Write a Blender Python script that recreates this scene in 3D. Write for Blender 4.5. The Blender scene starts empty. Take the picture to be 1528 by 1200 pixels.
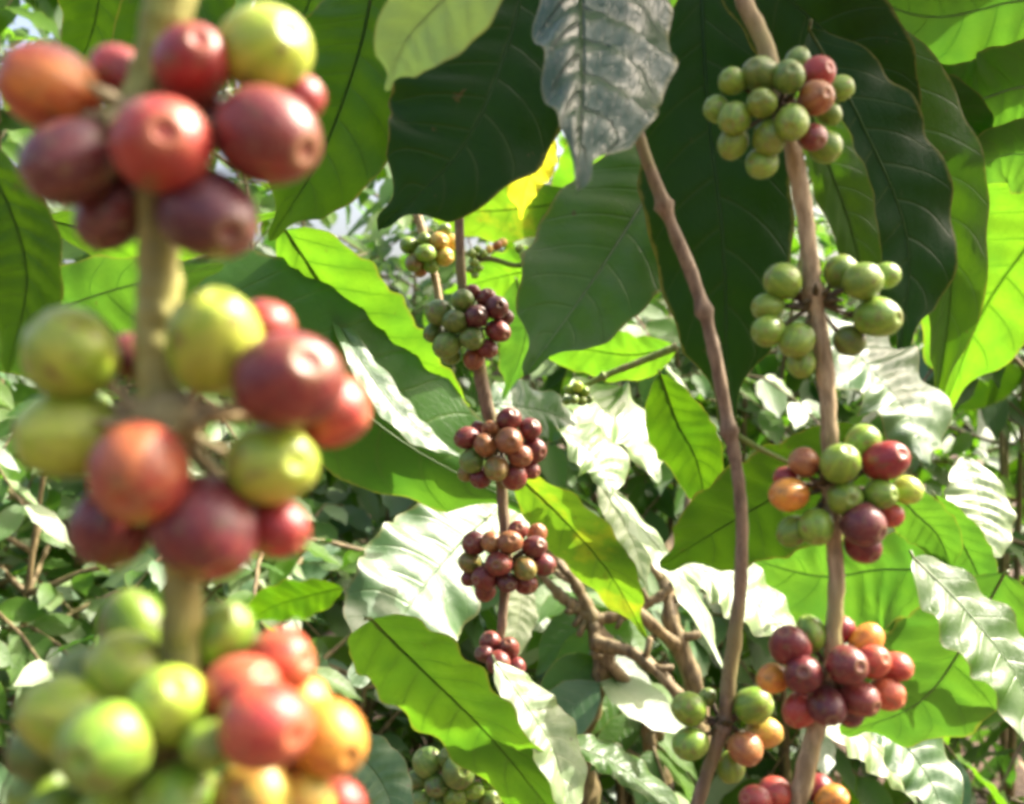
import bpy, math, random
from mathutils import Vector as V, Matrix, noise as MN
R = random.Random(7)
sc = bpy.context.scene
col = sc.collection
F = 1638.0; CX, CY = 764.0, 600.0; CAMZ = 1.5
CAM = V((0, 0, CAMZ))
SUN = V((0.66, 0.22, 0.72)).normalized()

# ------------------------------------------------------------------ helpers
def ray(px, py): return V(((px-CX)/F, 1.0, -(py-CY)/F))
def at(px, py, d): return CAM + ray(px, py)*d
def proj(p):
    q = p-CAM
    return (CX+F*q.x/q.y, CY-F*q.z/q.y)

def tag(o, label=None, cat=None, group=None, kind=None):
    if label: o['label'] = label
    if cat: o['category'] = cat
    if group: o['group'] = group
    if kind: o['kind'] = kind
    return o

def wloc(o):
    p = V(o.location)
    while o.parent: o = o.parent; p += V(o.location)
    return p

def empty(name, loc):
    o = bpy.data.objects.new(name, None); col.objects.link(o)
    o.location = loc; o.empty_display_size = .02
    return o

class MB:
    def __init__(s): s.v = []; s.f = []; s.uv = []
    def grid(s, P, UV, nu, nv):
        b = len(s.v); s.v += P; s.uv += UV
        for i in range(nu-1):
            for j in range(nv-1):
                a = b+i*nv+j
                s.f.append((a, a+1, a+nv+1, a+nv))
    def tube(s, pts, rad, n=10, cap=True, rough=0.0, freq=1.0):
        b = len(s.v); m = len(pts)
        T = []
        for i in range(m):
            t = pts[min(i+1, m-1)]-pts[max(i-1, 0)]
            T.append(t.normalized())
        ref = V((0.3, 1, 0.1)); 
        if abs(T[0].dot(ref.normalized())) > .9: ref = V((1, 0, 0))
        nrm = T[0].cross(ref).normalized(); L = 0
        for i in range(m):
            nrm = (nrm - T[i]*nrm.dot(T[i])).normalized()
            bn = T[i].cross(nrm)
            if i: L += (pts[i]-pts[i-1]).length
            r = rad[i] if isinstance(rad, (list, tuple)) else rad
            for k in range(n):
                a = 2*math.pi*k/n
                dv = nrm*math.cos(a)+bn*math.sin(a)
                rk = r*(1+rough*MN.fractal(pts[i]*freq+dv*.9, 1.0, 2.0, 4)) if rough else r
                s.v.append(pts[i]+dv*rk); s.uv.append((k/n, L))
        for i in range(m-1):
            for k in range(n):
                k2 = (k+1) % n
                s.f.append((b+i*n+k, b+i*n+k2, b+(i+1)*n+k2, b+(i+1)*n+k))
        if cap:
            s.f.append(tuple(b+k for k in range(n))[::-1]); s.f.append(tuple(b+(m-1)*n+k for k in range(n)))
    def build(s, name, mat, parent=None, loc=None):
        me = bpy.data.meshes.new(name)
        o0 = V(loc) if loc is not None else V((0, 0, 0))
        base = wloc(parent) if parent else V((0, 0, 0))
        if loc is None and parent: o0 = base
        me.from_pydata([tuple(p-o0) for p in s.v], [], s.f)
        uvl = me.uv_layers.new(name='UVMap')
        idx = [0]*len(me.loops); me.loops.foreach_get('vertex_index', idx)
        fl = []
        for i in idx: fl += s.uv[i]
        uvl.data.foreach_set('uv', fl)
        me.polygons.foreach_set('use_smooth', [True]*len(me.polygons))
        me.materials.append(mat); me.update()
        o = bpy.data.objects.new(name, me); col.objects.link(o)
        if parent: o.parent = parent
        o.location = o0-base
        return o

def crom(pts, n):
    """Catmull-Rom through a list of tuples, n samples"""
    P = [V(p) for p in pts]
    if len(P) == 2: return [P[0].lerp(P[1], i/(n-1)) for i in range(n)]
    P = [P[0]*2-P[1]]+P+[P[-1]*2-P[-2]]
    m = len(P)-3; out = []
    for i in range(n):
        t = i/(n-1)*m; k = min(int(t), m-1); t -= k
        a, b, c, d = P[k:k+4]
        out.append(.5*((2*b)+(c-a)*t+(2*a-5*b+4*c-d)*t*t+(3*b-a-3*c+d)*t**3))
    return out

# ------------------------------------------------------------------ materials
def nt(name):
    m = bpy.data.materials.new(name); m.use_nodes = True
    t = m.node_tree; t.nodes.clear()
    return m, t, t.nodes, t.links
class G:
    """tiny node-graph helper"""
    def __init__(s, t): s.t = t
    def n(s, typ, **kw):
        x = s.t.nodes.new(typ)
        for k, v in kw.items(): setattr(x, k, v)
        return x
    def put(s, sock, v):
        if hasattr(v, 'is_output') : s.t.links.new(v, sock)
        else: sock.default_value = v
    def math(s, op, a, b=0.0, c=0.0, clamp=False):
        x = s.n('ShaderNodeMath', operation=op, use_clamp=clamp)
        s.put(x.inputs[0], a); s.put(x.inputs[1], b); s.put(x.inputs[2], c)
        return x.outputs[0]
    def sstep(s, v, lo, hi, a=0.0, b=1.0):
        x = s.n('ShaderNodeMapRange', interpolation_type='SMOOTHSTEP')
        s.put(x.inputs[0], v); s.put(x.inputs[1], lo); s.put(x.inputs[2], hi); s.put(x.inputs[3], a); s.put(x.inputs[4], b)
        return x.outputs[0]
    def mix(s, f, a, b, blend='MIX'):
        x = s.n('ShaderNodeMix', data_type='RGBA', blend_type=blend)
        s.put(x.inputs[0], f); s.put(x.inputs[6], a); s.put(x.inputs[7], b)
        return x.outputs[2]
    def noise(s, vec, scale, detail=3, rough=.55, dist=0.0):
        x = s.n('ShaderNodeTexNoise'); s.put(x.inputs['Vector'], vec)
        x.inputs['Scale'].default_value = scale; x.inputs['Detail'].default_value = detail
        x.inputs['Roughness'].default_value = rough; x.inputs['Distortion'].default_value = dist
        return x.outputs[0]
def c4(c): return (c[0], c[1], c[2], 1)

def leaf_mat(name, base, trans, tw=.5, rough=.36, spec=.5, nv=8.0, spots=0.0, spotcol=(.16, .10, .02), veinlight=.35, coat=0.0, veincol=None, bump=.35):
    m, t, N, L = nt(name); g = G(t)
    tc = g.n('ShaderNodeTexCoord'); sp = g.n('ShaderNodeSeparateXYZ'); L.new(tc.outputs['UV'], sp.inputs[0])
    oi = g.n('ShaderNodeObjectInfo')
    u, v = sp.outputs[0], sp.outputs[1]
    av = g.math('MULTIPLY', g.math('ABSOLUTE', g.math('SUBTRACT', v, .5)), 2.0)
    bend = g.math('ADD', g.math('MULTIPLY', av, .75), g.math('MULTIPLY', g.math('MULTIPLY', av, av), .55))
    tt = g.math('SUBTRACT', g.math('MULTIPLY', u, nv+1.5), bend)
    tt = g.math('ADD', tt, g.math('MULTIPLY', g.math('SIGN', g.math('SUBTRACT', v, .5)), .2))
    pp = g.math('PINGPONG', tt, .5)
    vw = g.math('SUBTRACT', .085, g.math('MULTIPLY', av, .04))
    vein = g.math('SUBTRACT', 1.0, g.sstep(pp, 0.0, vw))
    vein = g.math('MULTIPLY', vein, g.sstep(av, .86, .98, 1.0, 0.0))
    mid = g.math('SUBTRACT', 1.0, g.sstep(av, 0.012, .05))
    vm = g.math('MAXIMUM', vein, mid)
    # fine reticulate veins
    vo = g.n('ShaderNodeTexVoronoi', feature='DISTANCE_TO_EDGE'); L.new(tc.outputs['UV'], vo.inputs['Vector']); vo.inputs['Scale'].default_value = 26
    ret = g.sstep(vo.outputs[0], 0.0, .06, 1.0, 0.0)
    off = g.n('ShaderNodeVectorMath', operation='ADD'); L.new(tc.outputs['Object'], off.inputs[0])
    cb = g.n('ShaderNodeCombineXYZ'); 
    for k in range(3): L.new(g.math('MULTIPLY', oi.outputs['Random'], 7.0+k), cb.inputs[k])
    L.new(cb.outputs[0], off.inputs[1])
    n1 = g.noise(off.outputs[0], 28, 4); n2 = g.noise(off.outputs[0], 160, 3)
    # base colour
    hv = g.n('ShaderNodeHueSaturation'); hv.inputs['Color'].default_value = c4(base)
    L.new(g.math('ADD', .492, g.math('MULTIPLY', oi.outputs['Random'], .016)), hv.inputs['Hue'])
    L.new(g.math('ADD', .65, g.math('MULTIPLY', n1, .7)), hv.inputs['Value'])
    bc = g.mix(g.math('MULTIPLY', vm, veinlight), hv.outputs[0], c4(veincol or (base[0]*2.2+.05, base[1]*1.7+.05, base[2]*1.8+.02)))
    tr = g.mix(g.math('MULTIPLY', vm, .85), c4(trans), c4((trans[0]*.3, trans[1]*.42, trans[2]*.3)))
    tr = g.mix(g.math('MULTIPLY', ret, .38), tr, c4((trans[0]*.4, trans[1]*.5, trans[2]*.4)))
    tr = g.mix(g.sstep(n1, .3, .75, 0, .8), tr, c4((trans[0]*.5, trans[1]*.66, trans[2])))
    edge = g.math('MULTIPLY', g.sstep(g.math('ADD', av, g.math('MULTIPLY', g.math('SUBTRACT', n2, .5), .12)), .93, 1.0), .55)
    bc = g.mix(edge, bc, c4((.20, .19, .05))); tr = g.mix(edge, tr, c4((.22, .20, .02)))
    fl = g.sstep(g.noise(off.outputs[0], 95, 4, .7), .67, .72)
    bc = g.mix(g.math('MULTIPLY', fl, .7), bc, c4((.10, .07, .03))); tr = g.mix(g.math('MULTIPLY', fl, .7), tr, c4((.06, .05, .01)))
    if spots > 0:
        sm = g.math('MULTIPLY', g.sstep(g.noise(off.outputs[0], 70, 5, .65), .60, .68), spots)
        sm2 = g.math('MULTIPLY', g.sstep(n1, .50, .66), spots)
        yl = c4((.50, .42, .02))
        bc = g.mix(g.math('MULTIPLY', sm2, .8), bc, yl); tr = g.mix(g.math('MULTIPLY', sm2, .8), tr, c4((.75, .62, .02)))
        bc = g.mix(sm, bc, c4(spotcol)); tr = g.mix(sm, tr, c4((.10, .05, .01)))
    pb = g.n('ShaderNodeBsdfPrincipled'); L.new(bc, pb.inputs['Base Color'])
    L.new(g.math('ADD', rough-.08, g.math('MULTIPLY', n2, .16)), pb.inputs['Roughness'])
    pb.inputs['Specular IOR Level'].default_value = spec
    pb.inputs['Coat Weight'].default_value = coat; pb.inputs['Coat Roughness'].default_value = .42
    h = g.math('ADD', g.math('MULTIPLY', vm, -.6), g.math('ADD', g.math('MULTIPLY', n2, .35), g.math('MULTIPLY', ret, -.12)))
    bp = g.n('ShaderNodeBump'); bp.inputs['Strength'].default_value = bump; bp.inputs['Distance'].default_value = .002
    L.new(h, bp.inputs['Height']); L.new(bp.outputs[0], pb.inputs['Normal'])
    tl = g.n('ShaderNodeBsdfTranslucent'); L.new(tr, tl.inputs[0])
    mx = g.n('ShaderNodeMixShader'); mx.inputs[0].default_value = tw
    L.new(pb.outputs[0], mx.inputs[1]); L.new(tl.outputs[0], mx.inputs[2])
    out = g.n('ShaderNodeOutputMaterial'); L.new(mx.outputs[0], out.inputs[0])
    return m

def cherry_mat(name, ca, cb_, navel=(.20, .12, .05), rough=.33, bloom=.02):
    m, t, N, L = nt(name); g = G(t)
    tc = g.n('ShaderNodeTexCoord'); oi = g.n('ShaderNodeObjectInfo')
    sp = g.n('ShaderNodeSeparateXYZ'); L.new(tc.outputs['Object'], sp.inputs[0])
    off = g.n('ShaderNodeVectorMath', operation='ADD'); L.new(tc.outputs['Object'], off.inputs[0])
    cb = g.n('ShaderNodeCombineXYZ')
    for k in range(3): L.new(g.math('MULTIPLY', oi.outputs['Random'], 31.0+9*k), cb.inputs[k])
    L.new(cb.outputs[0], off.inputs[1])
    n1 = g.noise(off.outputs[0], .9, 2, .5); n2 = g.noise(off.outputs[0], 7, 4, .6); n3 = g.noise(off.outputs[0], 22, 2)
    ang = g.math('ARCTAN2', sp.outputs[1], sp.outputs[0])
    st = g.math('SINE', g.math('MULTIPLY', ang, 7.0))
    f = g.sstep(g.math('ADD', n1, g.math('MULTIPLY', g.math('SUBTRACT', n2, .5), .35)), .36, .66)
    cc = g.mix(f, c4(ca), c4(cb_))
    cc = g.mix(g.math('MULTIPLY', g.sstep(st, .2, 1.0), .3), cc, c4((min(1, cb_[0]*1.5+.02), min(1, cb_[1]*1.5+.02), cb_[2]*1.3)))
    sp2 = g.math('MAXIMUM', g.sstep(n3, .62, .74), g.math('MULTIPLY', g.sstep(n2, .58, .72), .6))
    cc = g.mix(g.math('MULTIPLY', sp2, .7), cc, c4((.42, .32, .18)))
    n4 = g.noise(off.outputs[0], 2.1, 4, .65, .6)
    cc = g.mix(g.math('MULTIPLY', g.sstep(n4, .52, .68), .7), cc, c4((.15, .088, .034)))
    z = sp.outputs[2]
    ring = g.math('MULTIPLY', g.sstep(z, .88, .955), .75)
    cc = g.mix(g.math('MULTIPLY', ring, .75), cc, c4((min(.5, ca[0]*.6+.16), min(.5, ca[1]*.6+.13), .06)))
    cc = g.mix(g.sstep(z, .955, .975), cc, c4(navel))
    hv = g.n('ShaderNodeHueSaturation'); L.new(cc, hv.inputs['Color'])
    L.new(g.math('ADD', .493, g.math('MULTIPLY', oi.outputs['Random'], .014)), hv.inputs['Hue'])
    L.new(g.math('ADD', .8, g.math('MULTIPLY', oi.outputs['Random'], .4)), hv.inputs['Value'])
    pb = g.n('ShaderNodeBsdfPrincipled'); L.new(hv.outputs[0], pb.inputs['Base Color'])
    pb.inputs['Subsurface Weight'].default_value = .05; pb.inputs['Subsurface Radius'].default_value = (1, .4, .2); pb.inputs['Subsurface Scale'].default_value = .003
    L.new(g.math('ADD', rough-.05, g.math('MULTIPLY', n2, .16)), pb.inputs['Roughness'])
    pb.inputs['Sheen Weight'].default_value = bloom; pb.inputs['Sheen Roughness'].default_value = .5
    bp = g.n('ShaderNodeBump'); bp.inputs['Strength'].default_value = .12; bp.inputs['Distance'].default_value = .05
    L.new(g.math('ADD', n2, g.math('MULTIPLY', n3, .3)), bp.inputs['Height']); L.new(bp.outputs[0], pb.inputs['Normal'])
    out = g.n('ShaderNodeOutputMaterial'); L.new(pb.outputs[0], out.inputs[0])
    return m

def bark_mat(name, ca, cb_, cc_, scale=1.0):
    m, t, N, L = nt(name); g = G(t)
    tc = g.n('ShaderNodeTexCoord')
    mp = g.n('ShaderNodeMapping'); L.new(tc.outputs['Object'], mp.inputs[0]); mp.inputs['Scale'].default_value = (1, 1, .22)
    n1 = g.noise(mp.outputs[0], 420*scale, 4, .6, .4); n2 = g.noise(tc.outputs['Object'], 38*scale, 3, .6); n3 = g.noise(tc.outputs['Object'], 900*scale, 2)
    c = g.mix(g.sstep(n1, .34, .66), c4(ca), c4(cb_))
    c = g.mix(g.sstep(n2, .48, .62), c, c4(cc_))
    c = g.mix(g.math('MULTIPLY', g.sstep(n3, .6, .75), .5), c, c4((ca[0]*.4, ca[1]*.38, ca[2]*.35)))
    pb = g.n('ShaderNodeBsdfPrincipled'); L.new(c, pb.inputs['Base Color']); pb.inputs['Roughness'].default_value = .62
    pb.inputs['Specular IOR Level'].default_value = .3
    bp = g.n('ShaderNodeBump'); bp.inputs['Strength'].default_value = .6; bp.inputs['Distance'].default_value = .0008/scale
    L.new(g.math('ADD', n1, g.math('MULTIPLY', n3, .3)), bp.inputs['Height']); L.new(bp.outputs[0], pb.inputs['Normal'])
    out = g.n('ShaderNodeOutputMaterial'); L.new(pb.outputs[0], out.inputs[0])
    return m

LM = {
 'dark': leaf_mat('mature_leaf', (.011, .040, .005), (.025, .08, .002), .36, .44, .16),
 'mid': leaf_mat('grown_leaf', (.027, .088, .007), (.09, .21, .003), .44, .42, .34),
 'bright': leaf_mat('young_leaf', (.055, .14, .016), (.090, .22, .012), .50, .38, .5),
 'ribbed': leaf_mat('ribbed_leaf', (.022, .055, .022), (.05, .18, .02), .28, .34, .85, veinlight=.85, veincol=(.008, .02, .008), bump=.9),
 'satin': leaf_mat('satin_leaf', (.040, .115, .014), (.09, .22, .004), .40, .40, .6),
 'vivid': leaf_mat('tender_leaf', (.075, .17, .012), (.145, .33, .010), .54, .40, .42),
 'gloss': leaf_mat('glossy_leaf', (.042, .12, .028), (.09, .26, .015), .34, .43, .75, coat=.3),
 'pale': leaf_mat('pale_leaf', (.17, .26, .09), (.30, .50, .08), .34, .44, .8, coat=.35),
 'yellow': leaf_mat('yellowing_leaf', (.42, .42, .03), (.80, .78, .03), .5, .45, .4, spots=.85),
 'spotted': leaf_mat('spotted_leaf', (.055, .14, .014), (.17, .33, .01), .5, .4, .45, spots=.28),
}
CH = {
 'g': cherry_mat('green_cherry', (.115, .225, .016), (.185, .28, .025)),
 'k': cherry_mat('dark_green_cherry', (.075, .15, .02), (.13, .20, .03)),
 'l': cherry_mat('olive_cherry', (.17, .19, .03), (.26, .15, .04)),
 'y': cherry_mat('lime_cherry', (.26, .40, .025), (.38, .44, .05)),
 'w': cherry_mat('yellow_cherry', (.46, .38, .045), (.52, .26, .05)),
 'o': cherry_mat('orange_cherry', (.52, .15, .022), (.60, .26, .03)),
 'b': cherry_mat('russet_cherry', (.22, .055, .022), (.30, .12, .04)),
 'c': cherry_mat('coral_cherry', (.34, .034, .025), (.45, .09, .038)),
 'a': cherry_mat('scarlet_cherry', (.33, .042, .014), (.48, .15, .025)),
 'v': cherry_mat('blotched_cherry', (.27, .024, .018), (.32, .085, .025)),
 'r': cherry_mat('red_cherry', (.30, .020, .018), (.23, .015, .018)),
 'm': cherry_mat('maroon_cherry', (.12, .011, .014), (.165, .017, .017)),
 'd': cherry_mat('purple_cherry', (.075, .011, .018), (.12, .016, .020)),
}
BK = {
 'tan': bark_mat('tan_bark', (.20, .14, .07), (.42, .32, .18), (.28, .24, .10), .7),
 'grey': bark_mat('grey_bark', (.12, .08, .05), (.25, .18, .115), (.20, .17, .07), .7),
 'brown': bark_mat('brown_bark', (.075, .045, .03), (.16, .105, .07), (.12, .085, .05)),
 'olive': bark_mat('olive_bark', (.15, .135, .038), (.34, .31, .10), (.18, .24, .04), .35),
 'trunk': bark_mat('trunk_bark', (.085, .06, .028), (.22, .165, .08), (.14, .12, .045), .3),
 'knot': bark_mat('node_bark', (.04, .026, .014), (.11, .075, .04), (.07, .055, .02), .8),
 'green': bark_mat('green_twig', (.10, .16, .03), (.17, .22, .05), (.16, .13, .06)),
}

# ------------------------------------------------------------------ coffee cherries
def cherry_mesh(key, var=0):
    """unit-radius fruit, tip on +Z with a small sunken navel; slightly squared shoulders"""
    mb = MB(); nu, nvv = 28, 20
    P = []; UV = []
    th = []
    for i in range(nvv): th.append(math.pi*(1-i/(nvv-1))*1.0)
    th = [math.pi*(i/15) for i in range(15, 2, -1)]+[.52, .40, .31, .25, .20, .15, .08, 0]
    for a in th:
        r = math.sin(a); z = math.cos(a)
        if a < .32:
            z = math.cos(.32)-.05*(1-(a/.32)**2)+(.018 if .2 < a < .3 else 0)
        for k in range(nu+1):
            p = 2*math.pi*k/nu
            s = 1+(.02+.02*(var == 1))*math.cos(2*p)+.014*math.cos(3*p+1+var)-.03*math.exp(-(((p+var*2) % 6.2832-3.1)/.22)**2)*math.sin(a)**2
            s *= 1+.03*math.sin(2.3*a+p+var*2.1)*math.sin(a); z2 = z*(1+.03*math.cos(p+var))
            P.append(V((r*math.cos(p)*s, r*math.sin(p)*s, z2 if a > .4 else z))); UV.append((k/nu, a/math.pi))
    mb.grid(P, UV, len(th), nu+1)
    me = bpy.data.meshes.new('cherry_'+CH[key].name)
    me.from_pydata([tuple(p) for p in mb.v], [], mb.f)
    me.polygons.foreach_set('use_smooth', [True]*len(me.polygons)); me.materials.append(CH[key])
    return me
CM = {k: [cherry_mesh(k, v) for v in range(3)] for k in CH}

def cluster(root, d, node, items, bark, knot=1.0, name='cherry_cluster', grow=1.05):
    """items: (px,py,r,colour[,z]) z = depth offset in fruit radii (negative nearer)"""
    nc = at(node[0], node[1], d)
    rho = [math.hypot(i[0]-node[0], i[1]-node[1]) for i in items]
    Rm = max(rho)*1.02
    fr = []
    for it, q in zip(items, rho):
        r = it[2]*d/F
        if len(it) > 4: dz = it[4]*r
        else: dz = -math.sqrt(max(0, Rm*Rm-q*q))*.8*d/F
        fr.append([it[0], it[1], it[2], it[3], dz])
    for _ in range(40):                                   # settle fruits along the view so they touch instead of merging
        for i in range(len(fr)):
            for j in range(i):
                a, b = fr[i], fr[j]
                q = math.hypot(a[0]-b[0], a[1]-b[1]); need = (.93 if d < .3 else .88)*(a[2]+b[2])
                if q < need:
                    w = math.sqrt(need*need-q*q)*d/F
                    dz = a[4]-b[4]
                    if abs(dz) < w:
                        s = 1 if dz >= 0 else -1
                        k = (w-abs(dz))*.3*s
                        a[4] += k; b[4] -= k
    mb = MB()
    unit = sorted(i[2] for i in items)[len(items)//2]*d/F
    kr = unit*.5*knot
    mb.tube([nc+V((0, 0, t*unit*.5)) for t in (-1.1, -.6, 0, .6, 1.1)], [kr*.75, kr*1.05, kr*1.25, kr*1.05, kr*.7], 10)
    places = []
    for px, py, rp, c, dz in fr:
        dd = d+dz; p = at(px, py, dd); r = rp*dd/F
        out = (p-nc)
        if out.length < 1e-6: out = V((0, -1, 0))
        o = (out.normalized()+V((0, -.38, .05))).normalized()
        o = (o+V((R.uniform(-.35, .35), R.uniform(-.35, .35), R.uniform(-.35, .35)))).normalized()
        q = p-o*r*.85; mid = nc.lerp(q, .5)+V((0, 0, -r*.08))
        mb.tube(crom([nc, mid, q], 6), [unit*.18, unit*.15, unit*.13, unit*.13, unit*.16, unit*.2], 7)
        places.append((p, r, o, c))
    for k in range(14):                                   # dry bracts around the node
        a = R.uniform(0, 6.28); dr = V((math.cos(a), math.sin(a)*.8, R.uniform(-.4, .5))).normalized()
        q = R.uniform(.7, 1.15)*max(1, Rm*d/F/(2.7*unit)); mb.tube([nc+dr*kr*.6, nc+dr*unit*.7*q, nc+dr*unit*1.05*q+V((0, 0, unit*R.uniform(-.15, .2)))], [unit*.24, unit*.19, unit*.03], 6)
    cl = mb.build(name, bark, root, nc)
    for p, r, o, c in places:
        ob = bpy.data.objects.new('cherry', R.choice(CM[c])); col.objects.link(ob); ob.parent = cl
        ob.location = p-nc; ob.rotation_mode = 'QUATERNION'
        ob.rotation_quaternion = o.to_track_quat('Z', 'Y')
        e = R.uniform(1.0, 1.16)
        r *= grow; sq = R.uniform(.94, 1.06); ob.scale = (r/math.sqrt(e)*sq, r/math.sqrt(e)/sq, r*e)
    return cl

def stem_obj(root, pts, d, wpx, mat, nodes=(), n=150, name='stem', seg=14):
    """pts: (px,py[,d]); wpx: width in px at every point"""
    P = crom([at(p[0], p[1], p[2] if len(p) > 2 else d) for p in pts], n)
    W = crom([(w, 0, 0) for w in wpx], n) if len(wpx) > 1 else [V((wpx[0], 0, 0))]*n
    NP = [at(a[0], a[1], d) for a in nodes]
    rad = []
    for i, p in enumerate(P):
        r = W[i].x*.5*(p.y)/F
        r *= 1+.03*math.sin(i*1.3)+.03*math.sin(i*.53)
        for q in NP:
            dist = (p-q).length
            r *= 1+.6*math.exp(-(dist/(W[i].x*.5*d/F*.85))**2)
        rad.append(r)
    mb = MB(); mb.tube(P, rad, seg, True, .13, 130*.5/d)
    return mb.build(name, mat, root)

def branch(label, pts, d, wpx, mat, nodes, clusters, group='coffee branches strung with cherries', name='coffee_branch', knotmat=None, grow=1.05):
    root = empty(name, at(pts[-1][0], pts[-1][1], d))
    tag(root, label, 'branch', group)
    stem_obj(root, pts, d, wpx, mat, nodes)
    for node, items in clusters: cluster(root, d, node, items, knotmat or BK['knot'], grow=grow, knot=1.5 if d < .3 else 1.0)
    return root

b1 = branch('thick pale stem close to the lens with three big blurred cherry clusters', 
 [(268, -150), (257, -20), (232, 70), (212, 150), (222, 250), (233, 340), (238, 430), (228, 520), (240, 605), (258, 700), (268, 800), (272, 900), (266, 1000), (262, 1100), (268, 1200), (272, 1330)], .19,
 [80, 78, 58, 46, 46, 56, 64, 56, 52, 50, 52, 60, 60, 52, 52, 52], BK['olive'], [(205, 150), (240, 600), (262, 1110)],
 [((212, 185), [(75, 133, 65, 'a', -.3), (182, 112, 42, 'r', 1.2), (287, 97, 58, 'r', -.7), (394, 74, 65, 'y', -.2), (398, 202, 73, 'm', -.9), (446, 148, 36, 'r', .9), (240, 217, 71, 'r', -1.7), (104, 242, 64, 'd', -1.0), (165, 322, 50, 'd', .2), (310, 320, 71, 'd', -.9), (300, 185, 46, 'd', .9), (175, 235, 45, 'd', .8)]),
  ((248, 625), [(106, 527, 67, 'y', -.3), (105, 648, 68, 'y', -.2), (319, 510, 70, 'y', -.9), (395, 490, 42, 'r', 1.0), (430, 567, 74, 'm', -.9), (492, 612, 57, 'c', .5), (404, 692, 63, 'y', -.6), (207, 705, 73, 'v', -1.3), (166, 785, 60, 'm', -.1), (306, 786, 74, 'm', -1.2), (410, 785, 46, 'r', .3), (196, 532, 32, 'm', 1.6)]),
  ((262, 1095), [(200, 938, 50, 'g', .9), (192, 1002, 58, 'y', -.2), (252, 1055, 61, 'y', -1.4), (330, 948, 46, 'g', .8), (415, 990, 50, 'c', .4), (356, 1030, 56, 'c', -.2), (396, 1082, 64, 'c', -1.7), (491, 1102, 55, 'o', -.4), (312, 1112, 40, 'g', -2.4), (104, 1072, 64, 'y', -.4), (156, 1114, 67, 'g', -1.2), (56, 1122, 40, 'k', .3), (265, 1192, 56, 'g', -1.4), (377, 1190, 55, 'w', -1.3), (456, 1193, 42, 'w', -.8), (506, 1200, 38, 'r', -.2), (85, 1222, 46, 'g', -.5), (167, 1222, 52, 'y', -1.0), (128, 1012, 42, 'k', 1.0), (445, 1055, 45, 'o', .9), (215, 1128, 46, 'k', .4), (60, 1180, 44, 'g', .6), (320, 1040, 40, 'g', .9), (430, 1135, 45, 'o', .5), (262, 1275, 60, 'g', -.9), (370, 1290, 55, 'o', -.6)])],
 knotmat=BK['tan'], grow=1.06)

b2 = branch('slender dark stem hanging mid picture with four maroon cherry clusters, one half green',
 [(680, 180), (684, 300), (690, 430), (706, 500), (724, 595), (744, 670), (750, 750), (756, 840), (750, 920), (748, 975), (772, 1030)], .74,
 [15, 15, 15, 20, 21, 17, 17, 16, 14, 11, 4], BK['grey'], [(706, 490), (745, 670), (757, 840)],
 [((702, 490), [(655, 467, 20, 'k'), (691, 449, 17, 'k'), (679, 480, 18, 'k'), (711, 473, 18, 'd'), (741, 459, 18, 'd'), (726, 446, 15, 'm'), (705, 437, 12, 'm'), (743, 494, 18, 'm'), (704, 506, 18, 'k'), (666, 515, 20, 'k'), (647, 497, 15, 'k'), (707, 535, 16, 'b'), (727, 520, 15, 'm'), (673, 531, 14, 'k'), (753, 474, 13, 'd', .4)]),
  ((746, 668), [(759, 626, 18, 'm'), (791, 641, 17, 'm'), (697, 654, 18, 'm'), (714, 640, 12, 'm', .3), (724, 664, 18, 'b'), (760, 658, 21, 'b'), (796, 672, 19, 'm'), (776, 680, 18, 'b'), (704, 688, 18, 'k'), (741, 699, 19, 'l'), (696, 706, 13, 'l'), (717, 713, 16, 'm'), (767, 711, 20, 'm'), (790, 701, 15, 'm'), (733, 640, 13, 'b')]),
  ((757, 838), [(708, 811, 18, 'm'), (734, 809, 16, 'b'), (761, 809, 18, 'b'), (773, 791, 15, 'm'), (801, 797, 15, 'b'), (797, 816, 18, 'd'), (701, 839, 17, 'l'), (744, 841, 20, 'm'), (783, 848, 18, 'l'), (811, 842, 18, 'm'), (723, 863, 19, 'm'), (702, 862, 13, 'm'), (757, 869, 16, 'd'), (785, 870, 17, 'm'), (724, 881, 16, 'm')]),
  ((748, 980), [(732, 958, 16, 'm'), (760, 967, 16, 'm'), (744, 989, 18, 'm'), (770, 995, 15, 'm'), (723, 976, 14, 'd'), (772, 1010, 12, 'd'), (773, 1028, 6, 'd')])])

b3 = branch('long nearly bare brown stem with one loose green and orange cluster at its low end',
 [(860, -140), (945, 175), (990, 305), (1050, 462), (1088, 640), (1106, 760), (1104, 880), (1088, 1010), (1078, 1085), (1040, 1200), (1015, 1290)], .46,
 [18, 18, 19, 20, 20, 19, 21, 23, 21, 20, 20], BK['grey'], [(990, 308), (1050, 462), (1090, 642), (1078, 1085)],
 [((1078, 1082), [(1028, 1058, 25, 'g', -.5), (1030, 1110, 25, 'g', -.7), (1056, 1040, 13, 'k', .8), (1124, 1053, 27, 'g', -.4), (1140, 1094, 24, 'w', .2), (1112, 1117, 25, 'b', -.9), (1089, 1143, 22, 'g', .7)])])
mb = MB(); mb.tube([at(*p) for p in ((1096, 648, .46), (1130, 668, .465), (1175, 690, .475), (1190, 702, .48))], [.0017, .0012, .0009, .0006], 7); mb.build('twig', BK['green'], b3)

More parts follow.
